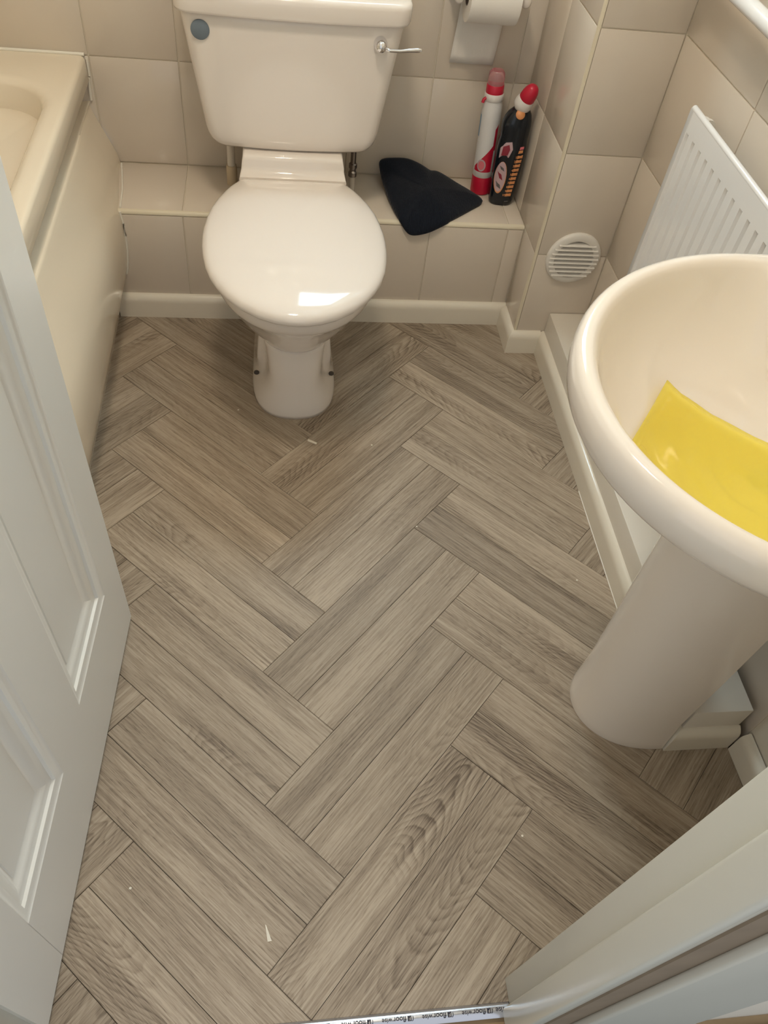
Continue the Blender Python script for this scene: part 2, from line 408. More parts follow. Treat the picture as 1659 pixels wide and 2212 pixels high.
# left wall, front (door) wall, ceiling
wleft = struct(box('wall_left', (XL-.12, -.02, -.03), (XL, YB+.15, ZC), 'tile'), 'beige wall on the far side of the bath', 'wall')
wf = struct(box('wall_front', (XL-.1, .080, -.03), (-.415, YF, ZC), 'wall'), 'cream wall around the doorway', 'wall')
box('wall_section', (.325, .080, -.03), (.93, YF, ZC), 'wall', wf)
box('wall_section', (-.415, .080, 2.03), (.325, YF, ZC), 'wall', wf)
ceil = struct(box('ceiling', (XL-.1, .08, ZC), (.93, YB+.15, ZC+.05), 'ceil'), 'white ceiling', 'ceiling')

# ---- baseboards
SK = [(0, 0), (.016, 0), (.016, .045), (.0155, .052), (.013, .059), (.008, .064), (.003, .067), (0, .067)]
bb = extrude_prof('baseboard_back', SK, (-.466, YL, 0), (XC, YL, 0), (0, -1, 0), 'skirt'); struct(bb, 'cream skirting board below the tiled ledge', 'skirting')
def mitre(name, pts, nrm_list, mat, label):
    """skirting along a floor polyline with outward normals per segment"""
    rings = []
    for i, p in enumerate(pts):
        if i == 0: d_ = Vector(nrm_list[0])
        elif i == len(pts)-1: d_ = Vector(nrm_list[-1])
        else: d_ = Vector(nrm_list[i-1])+Vector(nrm_list[i])
        rings.append([tuple(Vector((p[0], p[1], 0))+d_*a+Vector((0, 0, h))) for a, h in SK])
    return struct(loft(name, rings, mat, autosmooth=40), label, 'skirting')
mitre('baseboard_column', [(XC, YL-.016, 0), (XC, YC, 0), (.6745, YC, 0)], [(-1, 0, 0), (0, -1, 0)], 'skirt', 'cream skirting board around the foot of the column')
# pipe boxing along the right wall
BX0, BX1, BY0, BY1, BZ = .6850, .786, .520, YC-.001, .127
pb = thing('pipe_boxing', 'low cream boxed-in pipe run along the floor under the basin', 'boxing', (.73, 1.1, 0))
box('box_panel', (BX0, BY0, 0), (BX1+.012, BY1, BZ), 'boxtop', pb, .0025)
SKB = [(a*.9, h) for a, h in SK]
rings = []
for p, d_ in (((BX0, BY1, 0), (-1, 0, 0)), ((BX0, BY0, 0), (-1, -1, 0)), ((.799, BY0, 0), (0, -1, 0))):
    rings.append([tuple(Vector(p)+Vector(d_)*a+Vector((0, 0, h*1.0))) for a, h in SK])
loft('skirting_board', rings, 'skirt', pb, autosmooth=40)
s0 = (YC-BY0+.018)/math.cos(RW)
rings = [[tuple(rw(s, h, a+T)) for a, h in SK] for s in (s0, 1.525)]
struct(loft('baseboard_right', rings, 'skirt', autosmooth=40), 'short cream skirting board on the right wall by the door frame', 'skirting')
# white sealant line at the foot of the boxing and bath
tube('sealant_bead', [(.6690, y, .001) for y in (.56, .8, 1.0, 1.15)], .0016, 'seal', pb, 8)

# ================================================================ DOOR
dA = Vector((-.3353, .8273, 0)); dB = Vector((-.3770, .1530, 0)); dt = (dB-dA).normalized(); dn = Vector((-dt.y, dt.x, 0))
if dn.x < 0: dn = -dn
DL = .682; DZ0, DZ1 = .010, 1.985
door = bpy.data.objects.new('door_1', None); COL.objects.link(door); door.location = tuple(dB+Vector((0, 0, DZ0)))
struct(door, 'white panelled bathroom door standing open', 'door')
def dP(s, z, o_): return dA+dt*s+Vector((0, 0, z))+dn*o_
def dbox(name, s0, s1, z0, z1, o0, o1, mat='door', bev=0.):
    vs = [dP(s, z, o_) for o_ in (o0, o1) for s, z in ((s0, z0), (s1, z0), (s1, z1), (s0, z1))]
    o = pd(name, vs, [(0, 1, 2, 3), (4, 5, 6, 7), (0, 1, 5, 4), (1, 2, 6, 5), (2, 3, 7, 6), (3, 0, 4, 7)], mat, door)
    if bev:
        bm = bmesh.new(); bm.from_mesh(o.data); bmesh.ops.bevel(bm, geom=list(bm.edges), offset=bev, segments=3, affect='EDGES'); bm.to_mesh(o.data); bm.free()
        for p in o.data.polygons: p.use_smooth = True
        o.data.set_sharp_from_angle(angle=math.radians(40))
    return o
PS = [(.084, .284), (.390, .588)]; PZ = [(.212, .98), (1.10, 1.72)]
dbox('door_core', .0, DL, DZ0, DZ1, -.035, -.0215)
# stiles and rails as the raised face
dbox('stile', 0, PS[0][0], DZ0, DZ1, -.035, 0)
dbox('stile', PS[1][1], DL, DZ0, DZ1, -.035, 0)
for z0, z1 in PZ: dbox('mullion', PS[0][1], PS[1][0], z0, z1, -.022, 0)
for z0, z1 in ((DZ0, PZ[0][0]), (PZ[0][1], PZ[1][0]), (PZ[1][1], DZ1)):
    dbox('rail', PS[0][0]-.001, PS[1][1]+.001, z0, z1, -.022, 0)
MP = [(0, 0), (.003, -.0022), (.009, -.0032), (.0145, -.0050), (.0165, -.0095), (.0250, -.0112), (.0330, -.0150), (.0390, -.0195), (.044, -.0205)]
for sa, sb in PS:
    for za, zb in PZ:
        rings = [[tuple(dP(sa+i_, za+i_, o_)), tuple(dP(sb-i_, za+i_, o_)), tuple(dP(sb-i_, zb-i_, o_)), tuple(dP(sa+i_, zb-i_, o_))] for i_, o_ in MP]
        loft('panel_moulding', rings, 'door', door, cap0=False, cap1=False, autosmooth=30)
        q0, q1, q2 = .060, .098, .112
        rings = [[tuple(dP(sa+i_, za+i_, o_)), tuple(dP(sb-i_, za+i_, o_)), tuple(dP(sb-i_, zb-i_, o_)), tuple(dP(sa+i_, zb-i_, o_))] for i_, o_ in ((.0435, -.0208), (.0455, -.0190))]
        loft('panel', rings, 'door', door, cap0=False, autosmooth=30)
lathe('door_handle', [(.026, 0), (.026, .006), (.012, .01), (.011, .035), (.024, .042), (.027, .055), (.02, .066), (.0, .068)], 'chrome', door, c=tuple(dP(.06, 1.22, 0)-door.location), ax='x')

# ---- door frame: lining, stop, architrave, both jambs
fr = bpy.data.objects.new('trim_1', None); COL.objects.link(fr); fr.location = (.30, .12, 0)
struct(fr, 'aged white door frame at the right of the doorway', 'door frame')
box('lining', (.2935, .082, 0), (.325, .160, 2.02), 'frame', fr, .003)
box('door_stop', (.2815, .0815, 0), (.2945, .121, 2.0), 'frame', fr, .004, 3)
box('lining_edge', (.2975, .0795, 0), (.336, .0845, 2.0), 'bare', fr)  # unpainted edge; the brown also holds the shadow of the gap by the architrave
box('architrave', (.334, .068, 0), (.53, .0805, 2.1), 'frame', fr, .004, 3)
fl = bpy.data.objects.new('trim_2', None); COL.objects.link(fl); fl.location = (-.40, .12, 0)
struct(fl, 'aged white door frame at the hinge side', 'door frame')
box('lining', (-.415, .082, 0), (-.385, .152, 2.02), 'frame', fl, .003)
box('door_stop', (-.386, .0815, 0), (-.374, .118, 2.0), 'frame', fl, .004, 3)
box('lining', (-.415, .082, 2.0), (.325, .160, 2.03), 'frame', fl, .003)
# ---- hall outside the door
hf = struct(box('floor_hall', (-1.2, -1.4, -.05), (1.2, .112, -.010), 'timber'), 'bare hall floor outside the doorway', 'floor')
gr = thing('carpet_gripper', 'pale timber carpet gripper with nails beside the silver threshold strip', 'gripper', (-.04, .085, -.010))
box('timber_batten', (-.372, .070, -.010), (.281, .100, -.003), 'timber', gr, .001)
for i in range(22):
    for j in (0, 1):
        x = -.36+i*.029+j*.012; y = .078+j*.013
        tube('nail', [(x, y, -.004), (x+.0005, y-.001, .0015)], [.0008, .0003], 'nail', gr, 6)
cp = tag(box('hall_carpet', (-1.1, -1.3, -.010), (1.15, .066, .004), 'carpet', None, .003), 'grey flecked hall carpet at the doorway', 'carpet')
# ---- silver threshold strip with printed lettering
ts = thing('threshold_strip', 'silver metal threshold strip printed floorwise across the doorway', 'threshold', (-.05, .118, 0))
YS0, YS1 = .1085, .1285
prof = [(YS0, -.003), (YS0, .0015), (YS0+.0025, .0040), (YS0+.006, .0056), ((YS0+YS1)/2, .0062), (YS1-.006, .0056), (YS1-.0025, .0040), (YS1, .0012), (YS1, -.003)]
loft('metal_strip', [[(x, y, z) for y, z in prof] for x in (-.384, .2925)], 'steel', ts, autosmooth=45)
def text_mesh(name, body, size, mat, parent, loc, rot, shear=0.):
    cu = bpy.data.curves.new(name, 'FONT'); cu.body = body; cu.size = size; cu.align_x = 'LEFT'; cu.align_y = 'CENTER'; cu.shear = shear; cu.extrude = .00008; cu.offset = size*.015
    tmp = bpy.data.objects.new('tmp', cu); COL.objects.link(tmp)
    dg = bpy.context.evaluated_depsgraph_get(); me = bpy.data.meshes.new_from_object(tmp.evaluated_get(dg))
    bpy.data.objects.remove(tmp); me.materials.clear(); me.materials.append(M[mat])
    o = bpy.data.objects.new(name, me); COL.objects.link(o); o.parent = parent
    o.location = Vector(loc)-wloc(parent); o.rotation_euler = rot
    return o
for i in range(11):
    x = .268-i*.0605
    if i == 0: text_mesh('lettering', 'wise', .0098, 'ink', ts, (.288, .1185, .00625), (0, 0, math.pi)); continue
    x = .2635-(i-1)*.0605
    text_mesh('lettering', 'floor', .0100, 'ink', ts, (x-.0085, .1185, .00625), (0, 0, math.pi))
    text_mesh('lettering', 'wise', .0086, 'ink', ts, (x-.0295, .1183, .00625), (0, 0, math.pi))
    # emblem: slanted bracket with an F inside
    box('emblem', (x-.0062, .1150, .0061), (x-.0006, .1218, .00635), 'ink', ts)
    text_mesh('emblem_letter', 'F', .0060, 'silverprint', ts, (x-.0016, .1185, .00636), (0, 0, math.pi))
    tube('emblem_arc', [(x+.0002, .1148, .0062), (x+.0017, .1162, .0062), (x+.0021, .1185, .0062), (x+.0017, .1208, .0062)], .0005, 'ink', ts, 6)

# ================================================================ TOILET
TXC = -.004
toilet = thing('toilet', 'champagne ceramic close-coupled toilet with closed lid', 'toilet', (TXC, 1.60, 0))
HW = [(1.241, 0), (1.2425, .020), (1.248, .045), (1.262, .077), (1.290, .114), (1.320, .141), (1.352, .1615), (1.385, .177), (1.418, .1875), (1.455, .1945), (1.49, .1985), (1.525, .2000), (1.56, .1990), (1.60, .1945), (1.64, .1870), (1.68, .1745), (1.715, .160), (1.742, .1455), (1.762, .1315), (1.772, .124)]
OUT = [(-w, y) for y, w in HW[::-1]]+[(w, y) for y, w in HW[1:]]
OUT = OUT+[(.06, 1.7735), (0, 1.774), (-.06, 1.7735)]
def sc(s, z, cy=1.53, dy=0, sx=None):
    sx = s if sx is None else sx
    return [(TXC+x*sx, cy+(y-cy)*s+dy, z) for x, y in OUT]
def inset(d_, z):
    """outline moved inwards by about d_ metres"""
    return [(TXC+x*(1-d_/.20), 1.53+(y-1.53)*(1-d_/(.289 if y < 1.53 else .244)), z) for x, y in OUT]
lid = loft('seat_lid', [inset(.010, .3945), inset(.0035, .3955), inset(0, .4000), inset(0, .4075), inset(.0022, .4130), inset(.0065, .4175), inset(.0125, .4208), inset(.020, .4234), inset(.030, .4260), inset(.043, .4287), inset(.060, .4315), inset(.080, .4341), inset(.105, .4366), inset(.135, .4387), inset(.165, .4400), inset(.19, .4406)], 'ceramic', toilet, cap0=False)
loft('seat_ring', [inset(.016, .3865), inset(.010, .3885), inset(.010, .3940), inset(.016, .3950)], 'ceramic', toilet)
# bowl: horizontal sections, front y, half width, widest y, back y, back half width
def sect(z, yf, hw, yw, ybk, hb, n=44, k=2.0):
    pts = []
    for i in range(n):
        a = math.pi*i/(n-1)            # left (-hw at yw) around the front to right
        x = -hw*math.cos(a); y = yw-(yw-yf)*abs(math.sin(a))**(2/k)
        pts.append((TXC+x, y, z))
    pts += [(TXC+hb, (yw+ybk)/2, z), (TXC+hb, ybk, z), (TXC, ybk, z), (TXC-hb, ybk, z), (TXC-hb, (yw+ybk)/2, z)]
    return pts
bowl = [sect(.192, 1.412, .0800, 1.500, 1.77, .080), sect(.200, 1.402, .0845, 1.500, 1.77, .080), sect(.215, 1.390, .0930, 1.500, 1.77, .085), sect(.235, 1.374, .1080, 1.500, 1.77, .095), sect(.262, 1.352, .1300, 1.505, 1.77, .105), sect(.290, 1.331, .1480, 1.51, 1.775, .115), sect(.318, 1.308, .1630, 1.515, 1.775, .12), sect(.336, 1.290, .1740, 1.52, 1.775, .123),
        sect(.342, 1.283, .1790, 1.525, 1.775, .125), sect(.349, 1.279, .1810, 1.525, 1.775, .125), sect(.380, 1.263, .1870, 1.525, 1.775, .126), sect(.3855, 1.266, .1850, 1.525, 1.775, .125), sect(.387, 1.275, .178, 1.525, 1.77, .12)]
pan = loft('pan', bowl, 'ceramic', toilet)
# pedestal foot with recessed side flanges
FO = [(0, 1.391), (.03, 1.3945), (.055, 1.404), (.075, 1.421), (.090, 1.445), (.099, 1.475), (.1035, 1.51), (.105, 1.55), (.104, 1.62), (.102, 1.70), (.100, 1.765)]
FM = [(0, 1.4035), (.026, 1.4065), (.046, 1.4155), (.058, 1.430), (.0640, 1.448), (.0665, 1.466), (.0700, 1.483), (.082, 1.496), (.0925, 1.513), (.092, 1.62), (.09, 1.765)]
FT = [(0, 1.4165), (.028, 1.4200), (.050, 1.430), (.064, 1.444), (.0705, 1.462), (.0725, 1.480), (.0740, 1.497), (.080, 1.512), (.0845, 1.530), (.084, 1.63), (.082, 1.765)]
def mix(a, b_, t): return [(p[0]+(q_[0]-p[0])*t, p[1]+(q_[1]-p[1])*t) for p, q_ in zip(a, b_)]
def foot(o_, z, s=1.0):
    half_ = smooth_open([(x*s, y, 0) for x, y in o_], 30)
    ring = [(TXC+p.x, p.y, z) for p in half_]+[(TXC-p.x, p.y, z) for p in half_[::-1][:-1]]
    return ring
loft('pedestal', [foot(FO, 0), foot(FO, .010), foot(mix(FO, FM, .10), .022, .995), foot(mix(FO, FM, .32), .040, .985), foot(mix(FO, FM, .62), .062, .98), foot(mix(FO, FM, .9), .085, .98), foot(FM, .110, .98), foot(mix(FM, FT, .5), .150, .985), foot(FT, .180), foot(FT, .200, 1.02)], 'ceramic', toilet)
for s in (-1, 1):
    lathe('fixing_bolt', [(.0065, 0), (.0065, .003), (.004, .0055), (0, .006)], 'dark', toilet, c=(s*.0935, 1.500-1.60, .055), ax='y', n=12)
# deck between lid and cistern
rings = []
for y, z0, z1, w, r_ in ((1.7700, .385, .4200, .1265, .004), (1.7800, .385, .4235, .1255, .005), (1.7870, .385, .4300, .1235, .006), (1.7900, .385, .4380, .1215, .007), (1.7915, .385, .4500, .1200, .007), (1.7935, .385, .4565, .1190, .007), (1.7990, .385, .4605, .1180, .006), (1.8060, .385, .4615, .1180, .006), (2.00, .385, .4615, .1180, .006)):
    rings.append([(TXC-w, y, z0), (TXC-w, y, z1-r_), (TXC-w+r_*.3, y, z1-r_*.3), (TXC-w+r_, y, z1), (TXC, y, z1+.0005), (TXC+w-r_, y, z1), (TXC+w-r_*.3, y, z1-r_*.3), (TXC+w, y, z1-r_), (TXC+w, y, z0)])
loft('deck', rings, 'ceramic', toilet, autosmooth=60)
box('outlet', (-.06, 1.74, .08), (.052, 1.802, .30), 'ceramic', toilet, .02, 3)
# cistern: sections from bottom to top, bowed front, rounded corners
def cis(z, hw, yf, yb_, rc, bow, n=9):
    pts = []
    def arc(cx, cy, a0, a1, m=6):
        return [(cx+rc*math.cos(a0+(a1-a0)*i/m), cy+rc*math.sin(a0+(a1-a0)*i/m)) for i in range(m+1)]
    P = arc(-hw+rc, yb_-.01, math.pi/2, math.pi, 2)
    P = [(-hw, yb_)]
    P += arc(-hw+rc, yf+rc, math.pi, 1.5*math.pi)
    for i in range(1, n): P.append((-(hw-rc)+2*(hw-rc)*i/n, yf))
    P += arc(hw-rc, yf+rc, 1.5*math.pi, 2*math.pi)
    P.append((hw, yb_))
    return [(TXC+x, y-(bow*(1-(x/hw)**2) if y < yb_-.02 else 0), z) for x, y in P]
CS = [(.4620, .135, 1.850), (.4625, .160, 1.838), (.4650, .1760, 1.830), (.4710, .1860, 1.8245), (.4800, .1925, 1.8215), (.4920, .1975, 1.8200), (.5080, .2010, 1.8190), (.56, .2085, 1.8175), (.62, .2175, 1.8160), (.68, .2270, 1.8145), (.735, .2350, 1.8130), (.752, .2370, 1.8130)]
loft('cistern', [cis(z, w, y, 2.03, .030 if z > .47 else .026, .012) for z, w, y in CS], 'ceramic', toilet)
CLS = [(.7490, .2360, 1.8085), (.7475, .2430, 1.8030), (.7490, .2462, 1.8005), (.7540, .2480, 1.7992), (.7780, .2490, 1.7985), (.7850, .2480, 1.7995), (.7895, .2445, 1.8030), (.7920, .2390, 1.8085), (.7932, .230, 1.8170), (.794, .20, 1.850), (.7945, .12, 1.90)]
loft('cistern_lid', [cis(z, w, y, 2.034, .034, .013) for z, w, y in CLS], 'ceramic', toilet)
lathe('side_plug', [(.0195, 0), (.0195, -.0012), (.0178, -.0026), (0, -.0028)], 'plug', toilet, c=(-.1985-TXC, 1.8085-1.60, .7155), ax='y', n=28)
lever = lathe('flush_lever_boss', [(.0145, .004), (.0150, -.003), (.0150, -.006), (.0125, -.010), (.0132, -.016), (.0118, -.023), (.0072, -.028), (0, -.0295)], 'chrome', toilet, c=(.180-TXC, 1.8095-1.60, .7130), ax='y', n=24)
arm = []
for t, (x, z, w, h_) in enumerate(((.186, .7105, .0035, .0050), (.200, .7075, .0035, .0036), (.220, .7080, .0030, .0034), (.240, .7105, .0028, .0040), (.258, .7120, .0026, .0046), (.2665, .7125, .0022, .0038), (.2685, .7126, .0008, .0012))):
    arm.append([(x, 1.7890-.0005*t+w*math.cos(a), z+h_*math.sin(a)) for a in [2*math.pi*i/12 for i in range(12)]])
la = loft('flush_lever_arm', arm, 'chrome', toilet)

# ---- pipes beside the cistern
ov = thing('overflow_pipe', 'short beige waste pipe standing on the ledge left under the cistern', 'pipe', (-.157, 1.955, ZL))
lathe('pipe', [(.0100, .03), (.0100, .155)], 'pipe_white', ov, n=20)
lathe('pipe_socket', [(.0135, 0), (.0135, .045), (.0125, .050), (.010, .050)], 'pipe_beige', ov, n=20)
sv = thing('supply_pipe', 'small water supply pipe with isolating valve under the cistern right', 'pipe', (.153, 1.945, ZL))
lathe('pipe', [(.0075, 0), (.0075, .045)], 'pipe_white', sv, n=16)
lathe('valve_body', [(.0085, .040), (.0110, .042), (.0110, .052), (.0080, .054), (.0080, .062), (.0105, .064), (.0105, .074), (.007, .076), (.007, .156)], 'brass', sv, n=12)
tube('valve_screw', [(0, -.006, .058), (0, -.014, .058)], .0035, 'chrome', sv, 10, local=True)

# ================================================================ BATH
bath = thing('bath', 'cream acrylic bath with a bowed glossy side panel', 'bath', (-.83, 1.20, 0))
BXo, BXi, BY0_, BY1_, BZ_ = -.4885, -.538, .34, YB-.001, .560
def rrect(x0, x1, y0, y1, r_, z, m=7):
    P = []
    for cx, cy, a0 in ((x1-r_, y1-r_, 0), (x0+r_, y1-r_, math.pi/2), (x0+r_, y0+r_, math.pi), (x1-r_, y0+r_, 1.5*math.pi)):
        for i in range(m+1):
            a = a0+math.pi/2*i/m; P.append((cx+r_*math.cos(a), cy+r_*math.sin(a), z))
    return P
XB = XL+.001
rings = [rrect(XB+.02, BXo-.022, BY0_+.02, BY1_-.02, .01, .500), rrect(XB+.001, BXo-.004, BY0_+.004, BY1_, .012, .503), rrect(XB, BXo, BY0_, BY1_, .012, .508), rrect(XB, BXo-.001, BY0_, BY1_, .012, .552), rrect(XB, BXo-.004, BY0_+.003, BY1_, .012, .5585), rrect(XB+.002, BXo-.009, BY0_+.008, BY1_, .012, .5605),
         rrect(XB+.008, BXo-.014, BY0_+.014, BY1_-.004, .014, .5608), rrect(XB+.05, BXi+.020, BY0_+.11, 1.912, .135, .5606), rrect(XB+.06, BXi+.012, BY0_+.12, 1.902, .13, .5600), rrect(XB+.066, BXi+.002, BY0_+.128, 1.893, .125, .5570), rrect(XB+.072, BXi-.006, BY0_+.135, 1.885, .12, .548), rrect(XB+.085, BXi-.016, BY0_+.16, 1.872, .12, .46), rrect(XB+.11, BXi-.036, BY0_+.23, 1.85, .12, .22), rrect(XB+.14, BXi-.075, BY0_+.32, 1.80, .11, .19), rrect(XB+.19, BXi-.12, BY0_+.4, 1.74, .1, .165)]
loft('tub', rings, 'bath', bath, autosmooth=50)
PP = [(-.520, .440), (-.520, .4545), (-.497, .4560), (-.4935, .4545), (-.4910, .450), (-.4840, .430), (-.470, .400), (-.4500, .360), (-.4340, .325), (-.4255, .295), (-.4220, .265), (-.4218, .235), (-.4235, .195), (-.4275, .16), (-.4350, .125), (-.4455, .085), (-.4560, .050), (-.4690, .008), (-.4695, 0.001)]
rings = []
for y in [BY0_+.02]+[.6+.2*i for i in range(6)]+[1.70, 1.78, 1.801]+[1.86, 1.93, 2.0, 2.036]:
    t = max(0, (y-1.80)/.236); k_ = .022*t*t*(3-2*t)
    yy = y
    rings.append([(x-(k_*(1-abs(z-.28)/.30) if z < .455 else 0), yy, z) for x, z in PP])
loft('bath_panel', rings, 'bath', bath, closed=False, autosmooth=45)
tube('sealant_bead', [(x, BY1_-.002, .5625) for x in (XL+.01, -.8, -.65, -.60, -.52, -.491)], .0042, 'seal', bath, 8)
tube('sealant_bead', [(-.4875, BY1_-.002, z) for z in (.553, .53, .515)], .0032, 'seal', bath, 8)
tube('sealant_bead', [(-.490, BY1_-.002, .512), (-.493, BY1_-.002, .48), (-.494, BY1_-.002, .458)], .0032, 'seal', bath, 8)
tube('sealant_bead', [(-.4238, YL-.001, .300), (-.4205, YL-.001, .270), (-.4198, YL-.001, .235), (-.4215, YL-.001, .195), (-.4255, YL-.001, .160), (-.4330, YL-.001, .125)], .0030, 'seal', bath, 8)
tube('sealant_bead', [(-.424, YL+.012, .3035), (-.428, 1.90, .3035), (-.438, 1.98, .3035), (-.445, 2.03, .3035)], .0026, 'seal', bath, 8)

# ================================================================ BASIN ON PEDESTAL
BYC = .612
basin = thing('pedestal_basin', 'champagne ceramic wash basin on a half-round pedestal', 'basin', (.60, BYC, 0))
NB = 72
def bring(xf, xm, xb, hw, z, hb=None, k=2.0, rb=.03, m=NB):
    """D-shaped ring: half ellipse to the front (-x) about xm, then back to xb"""
    hb = hw if hb is None else hb; P = []
    for i in range(m):
        a = math.pi*i/(m-1)
        sx = math.sin(a); cx = math.cos(a)
        x = xm-(xm-xf)*abs(sx)**(2/k); y = BYC+hw*(1 if cx > 0 else -1)*abs(cx)**(2/k)
        P.append((x, y, z))
    for i in range(7):
        a = math.pi/2*i/6
        P.append((xb-rb+rb*math.sin(a), BYC-hb+rb-rb*math.cos(a), z))
    for i in range(5): P.append((xb, BYC-hb+rb+(2*hb-2*rb)*(i+1)/6, z))
    for i in range(7):
        a = math.pi/2*i/6
        P.append((xb-rb+rb*math.cos(a), BYC+hb-rb+rb*math.sin(a), z))
    return P
def oring(xf, xm, xb, hw, z, kb=2.7):
    """closed oval ring with the same point count as bring()"""
    P = []
    for i in range(NB):
        a = math.pi*i/(NB-1)
        P.append((xm-(xm-xf)*math.sin(a), BYC+hw*math.cos(a), z))
    for i in range(19):
        a = math.pi*(i+1)/20
        P.append((xm+(xb-xm)*math.sin(a)**(2/kb), BYC-hw*(1 if math.cos(a) > 0 else -1)*abs(math.cos(a))**(2/kb), z))
    return P
XW = .792
RT = .806
outer = [bring(.470, .610, .76, .115, .600, rb=.02), bring(.440, .605, .77, .150, .640, rb=.02), bring(.385, .602, XW, .215, .690, rb=.02), bring(.335, .60, XW, .256, .728, rb=.02), bring(.312, .60, XW, .277, .737, rb=.02),
         bring(.3025, .60, XW, .2885, .747, rb=.02), bring(.2960, .60, XW, .2945, .757, rb=.02), bring(.2925, .60, XW, .2972, .772, rb=.02), bring(.2925, .60, XW, .2970, .788, rb=.02), bring(.2950, .60, XW, .2940, .797, rb=.02), bring(.2985, .60, XW, .2885, .8035, rb=.02), bring(.3060, .60, XW, .2815, RT, rb=.02)]
inner = [oring(.3125, .60, .715, .2755, RT-.0010), oring(.3180, .597, .709, .2700, RT-.0045), oring(.3225, .592, .704, .2655, RT-.011), oring(.3300, .584, .698, .2585, RT-.028), oring(.3430, .575, .692, .246, RT-.055), oring(.3620, .572, .686, .226, RT-.085), oring(.3900, .57, .679, .198, RT-.112), oring(.4270, .58, .670, .160, RT-.132), oring(.4700, .585, .658, .115, RT-.145), oring(.515, .59, .640, .070, RT-.1520), oring(.555, .594, .625, .034, RT-.1560), oring(.572, .594, .616, .022, RT-.1590)]
loft('bowl', outer+inner, 'basin', basin, cap0=False)
lathe('waste', [(.023, .001), (.0225, .003), (.0175, .003), (.015, -.002), (.0, -.002)], 'chrome', basin, c=(.594-.60, 0, RT-.1595), n=28)
lathe('waste_hole', [(.0145, 0), (.0145, .0004)], 'dark', basin, c=(.594-.60, 0, RT-.1612), n=24)
# soap recess + tap on the rear deck
rings = []
for s, dz in ((1.0, .0015), (.93, .0035), (.85, .001), (.6, -.0005), (.1, -.001)):
    rings.append([(.735+.034*s*math.cos(a), BYC+.165+.055*s*math.sin(a), RT+dz) for a in [2*math.pi*i/32 for i in range(32)]])
loft('soap_tray', rings, 'basin', basin)
lathe('tap_base', [(.024, 0), (.024, .006), (.018, .012), (.016, .055), (.020, .062), (.022, .085), (.012, .095), (0, .097)], 'chrome', basin, c=(.745-.60, 0, RT-.001), n=24)
tube('tap_spout', [(.735, BYC, RT+.045), (.70, BYC, RT+.065), (.665, BYC, RT+.068), (.640, BYC, RT+.060), (.632, BYC, RT+.045)], [.011, .0105, .010, .0095, .009], 'chrome', basin, 14)
# pedestal
def ped(xf, hw, xb, z, th=0):
    P = []
    for i in range(40):
        a = math.pi*i/39
        P.append((xb-(xb-xf)*abs(math.sin(a))**.86, BYC+hw*math.cos(a), z))
    return P
PR = [(.5145, .1035, .6665, 0.0), (.5135, .1045, .6665, .004), (.5150, .1030, .6665, .020), (.5190, .1000, .6665, .10), (.5170, .1000, .675, .25), (.5155, .1010, .680, .40), (.5140, .1030, .686, .52), (.512, .106, .692, .60), (.508, .110, .700, .655)]
rings_o = [ped(*p) for p in PR]
shell = []
for ro, p in zip(rings_o, PR):
    ri = [(x+.012 if x < p[2]-.001 else x, BYC+(y-BYC)*(1-.010/p[1]), z) for x, y, z in ro]
    shell.append(ro+ri[::-1])
loft('pedestal', shell, 'basin', basin, cap0=False, cap1=False, autosmooth=60)
# ---- yellow film lying in the bowl
def bowl_z(x, y):
    """height of the bowl surface, by interpolating the inner sections"""
    tab = [(.3125, .2755, RT-.001), (.3225, .2655, RT-.011), (.330, .2585, RT-.028), (.343, .246, RT-.055), (.362, .226, RT-.085), (.390, .198, RT-.112), (.427, .160, RT-.132), (.470, .115, RT-.145), (.515, .070, RT-.152), (.555, .034, RT-.156)]
    rr = []
    for xf, hw, z in tab:
        dx = min(0, x-.597)/(.597-xf); dy = (y-BYC)/hw
        rr.append((math.hypot(dx, dy), z))
    prev = None
    for r_, z in rr:
        if prev and r_ >= 1 >= prev[0]:
            t = (1-prev[0])/(r_-prev[0]); return prev[1]+(z-prev[1])*t
        prev = (r_, z)
    return rr[-1][1] if rr[-1][0] < 1 else RT
fa, fs_, ft = Vector((.486, .757)), Vector((.82, -.572)), Vector((-.597, -.802))
NS, NT = 22, 26
vs = []; fcs = []
for i in range(NS+1):
    s = .27*i/NS; tm = 0.
    while tm < .30:
        p = fa+fs_*s+ft*tm
        if math.hypot(min(0, p.x-.590)/(.590-.334), (p.y-BYC)/.252) > 1: break
        tm += .002
    for j in range(NT+1):
        p = fa+fs_*s+ft*(tm*j/NT)
        vs.append((p.x, p.y, bowl_z(p.x, p.y)+.0045+.006*math.exp(-((j/NT-.05)/.12)**2)))
for i in range(NS):
    for j in range(NT):
        a = i*(NT+1)+j; fcs.append((a, a+1, a+NT+2, a+NT+1))
film = pd('yellow_sheet', vs, fcs, 'film', None, smooth=True)
tag(film, 'translucent yellow plastic sheet lying in the basin bowl', 'plastic sheet')
film.modifiers.new('thickness', 'SOLIDIFY').thickness = .0008

# ================================================================ RADIATOR
RX, RY0, RY1, RZ0, RZ1 = .737, .93, 1.446, .185, .772
rad = thing('radiator', 'white panel radiator with pressed vertical channels on the right wall', 'radiator', (RX+.02, (RY0+RY1)/2, RZ0))
